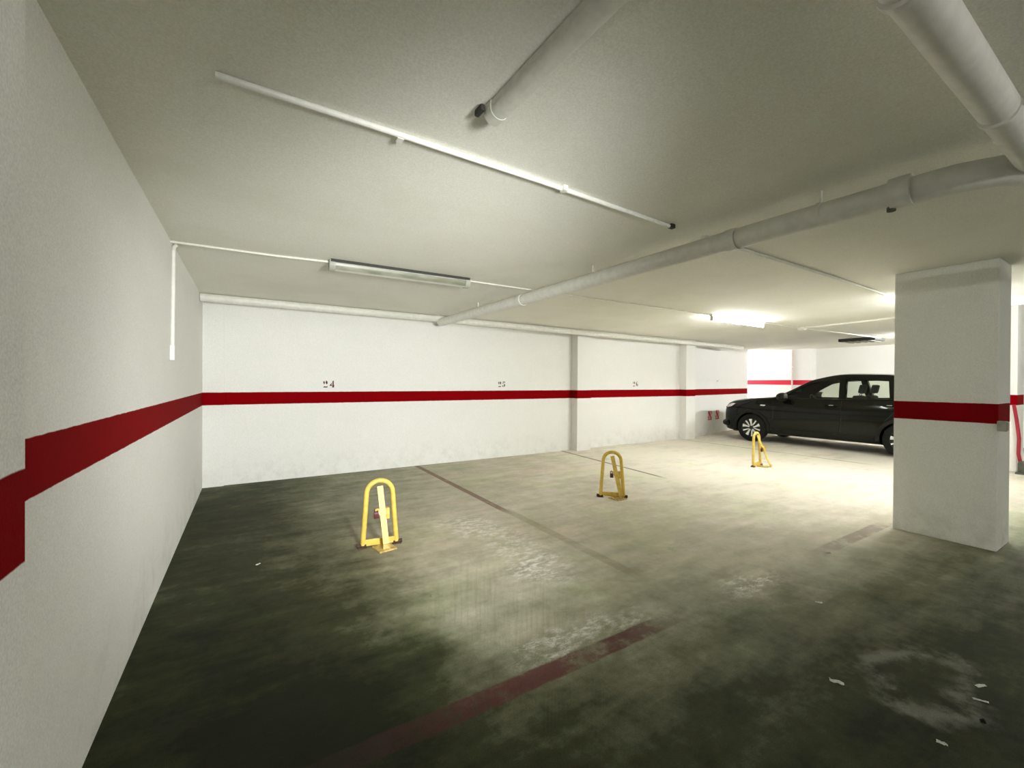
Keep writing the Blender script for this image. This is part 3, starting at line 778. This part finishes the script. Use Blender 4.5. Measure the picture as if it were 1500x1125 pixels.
plan_glass(WS, .012, 'windscreen'); plan_glass(RS, .012, 'rear_window')
# nose and tail details
link('grille', tubem([(.800, -.44, .72), (.852, -.25, .73), (.865, 0, .735), (.852, .25, .73), (.800, .44, .72)], 0, flat=(.010, .055)), MAT['black_trim'], car, 50)
link('front_bumper', tubem([(.60, -.80, .40), (.74, -.67, .40), (.845, -.40, .40), (.875, 0, .40), (.845, .40, .40), (.74, .67, .40), (.60, .80, .40)], .075, 10), MAT['black_trim'], car, 50)
link('rear_bumper', tubem([(-3.26, -.84, .48), (-3.44, -.70, .48), (-3.52, -.40, .48), (-3.54, 0, .48), (-3.52, .40, .48), (-3.44, .70, .48), (-3.26, .84, .48)], .085, 10), MAT['black_trim'], car, 50)
link('roof_spoiler', tubem([(-3.14, -.50, 1.43), (-3.22, -.3, 1.455), (-3.24, 0, 1.46), (-3.22, .3, 1.455), (-3.14, .50, 1.43)], 0, flat=(.07, .012)), MAT['black_paint'], car, 50)
link('wiper', tubem([(-.50, .1, 1.10), (-.58, .45, 1.135)], .008, 6), MAT['black_trim'], car)
# cabin
link('dashboard', boxm(-1.02, -.55, -.66, .66, .72, 1.03, bev=.05), MAT['interior'], car, 40)
sw = bmesh.new(); R2 = [(-1.14 + .07 * math.sin(a), .36 + .17 * math.cos(a), .98 + .17 * math.sin(a)) for a in np.linspace(0, 2 * PI, 25)]
tube(sw, R2, .014, 8); tube(sw, [(-1.14, .20, .98), (-1.12, .36, .97), (-1.14, .52, .98)], .014, 8); tube(sw, [(-1.12, .36, .97), (-1.0, .36, .92)], .025, 8)
link('steering_wheel', sw, MAT['interior'], car, 40)
def seat(x, y, w, name):
    b_ = bmesh.new(); box(b_, x - .24, x + .26, y - w, y + w, .46, .62, bev=.04)
    box(b_, -.06, .06, -w, w, 0, .62, bev=.045, mat4=Matrix.Translation((x - .26, y, .56)) @ Matrix.Rotation(-.30, 4, 'Y'))
    o = link(name, b_, MAT['interior'], car, 40)
    return o
for y in (.36, -.36):
    st = seat(-1.52, y, .25, 'front_seat')
    hb = boxm(-.045, .045, -.13, .13, 0, .19, bev=.04, mat4=Matrix.Translation((-1.99, y, 1.20)) @ Matrix.Rotation(-.2, 4, 'Y'))
    tube(hb, [(-1.955, y - .05, 1.13), (-1.985, y - .05, 1.22)], .007, 6); tube(hb, [(-1.955, y + .05, 1.13), (-1.985, y + .05, 1.22)], .007, 6)
    link('headrest', hb, MAT['interior'], st, 40)
st = seat(-2.40, 0, .60, 'rear_seat')
for y in (.38, -.38):
    link('headrest', boxm(-.04, .04, -.12, .12, 0, .14, bev=.035, mat4=Matrix.Translation((-2.86, y, 1.14)) @ Matrix.Rotation(-.2, 4, 'Y')), MAT['interior'], st, 40)
# wheels
def wheel(ax, s):
    t = lathe(bmesh.new(), [(.205, -.095), (.300, -.100), (.326, -.082), (.333, -.05), (.333, .05), (.326, .082), (.300, .100), (.215, .096), (.205, .06)], 44, 'y', closed=True)
    w = link('wheel', t, MAT['rubber'], car, 40); w.location = (ax, s * .795, .333)
    if s < 0: w.rotation_euler = (0, 0, PI)
    link('rim', lathe(bmesh.new(), [(.214, .04), (.222, .082), (.214, .094), (.205, .084), (.190, .050), (.05, .040)], 44, 'y'), MAT['rim_dark'], w, 40)
    for k in range(5):
        a0 = 2 * PI * k / 5 + .30
        f = lambda rr, da, yy: (rr * math.cos(a0 + da), yy, rr * math.sin(a0 + da))
        b_ = bmesh.new()
        wide = [(.045, -.22), (.10, -.16), (.150, -.20), (.205, -.26), (.216, .10), (.150, .08), (.10, .14), (.045, .26)]
        prism(b_, wide, lambda r_, a: f(r_, a, .060), lambda r_, a: f(r_, a, .088))
        thin = [(.070, .30), (.13, .46), (.212, .50), (.214, .64), (.125, .64), (.060, .54)]
        prism(b_, thin, lambda r_, a: f(r_, a, .060), lambda r_, a: f(r_, a, .086))
        link('spoke', b_, MAT['alloy'], w)
    link('hub_cap', lathe(bmesh.new(), [(.048, .05), (.046, .084), (.030, .090)], 20, 'y'), MAT['rim_dark'], w, 40)
for ax in (0.0, -2.79):
    for s in (1, -1): wheel(ax, s)
link('underbody', boxm(-3.0, .55, -.70, .70, .20, .34, bev=.03), MAT['seam'], car)

# ------------------------------------------------------------------ camera, world
F_, YAW, PITCH, ROLL = 622.15, .5551, -.0047, .0058
cam = bpy.data.cameras.new('camera'); co = bpy.data.objects.new('camera', cam); col.objects.link(co)
cam.sensor_fit = 'HORIZONTAL'; cam.sensor_width = 36.0; cam.lens = F_ / 1500 * 36.0; cam.clip_start = .02
fw = Vector((math.sin(YAW) * math.cos(PITCH), math.cos(YAW) * math.cos(PITCH), math.sin(PITCH)))
rt = Vector((math.cos(YAW), -math.sin(YAW), 0)); up = rt.cross(fw)
rt, up = rt * math.cos(ROLL) + up * math.sin(ROLL), up * math.cos(ROLL) - rt * math.sin(ROLL)
mt = Matrix((rt, up, -fw)).transposed().to_4x4(); mt.translation = (0, 0, 1.4)
co.matrix_world = mt; scene.camera = co

sl = bpy.data.lights.new('fill_spot', 'SPOT'); so = bpy.data.objects.new('fill_spot', sl); col.objects.link(so)  # added fill spot without a fixture, brightens the back wall
sl.energy = 164; sl.spot_size = math.radians(68); sl.spot_blend = 1.0; sl.shadow_soft_size = .30; sl.color = (.985, 1.0, .955)
so.location = (.9, -.5, 1.50); so.rotation_euler = (Vector((1.25, YB, 1.0)) - so.location).to_track_quat('-Z', 'Y').to_euler()
wd = bpy.data.worlds.new('world'); scene.world = wd; wd.use_nodes = True
wd.node_tree.nodes['Background'].inputs[0].default_value = (.6, .62, .58, 1); wd.node_tree.nodes['Background'].inputs[1].default_value = .02
scene.view_settings.view_transform = 'Standard'
scene.view_settings.look = 'None'
scene.view_settings.exposure = 2.3
scene.view_settings.use_curve_mapping = True
cm = scene.view_settings.curve_mapping; W = 3.0
cm.white_level = (W, W, W); cm.extend = 'HORIZONTAL'
tone = lambda v: (1 - math.exp(-1.75 * v)) / (1 - math.exp(-1.75 * W))
cu = cm.curves[3]
cu.points[0].location = (0, 0); cu.points[-1].location = (1, 1)
for v in (.05, .12, .25, .45, .7, 1.0, 1.5, 2.1): cu.points.new(v / W, tone(v))
cm.update()
scene.cycles.max_bounces = 10; scene.cycles.diffuse_bounces = 6; scene.cycles.adaptive_threshold = .02
scene.cycles.sample_clamp_indirect = 6.0
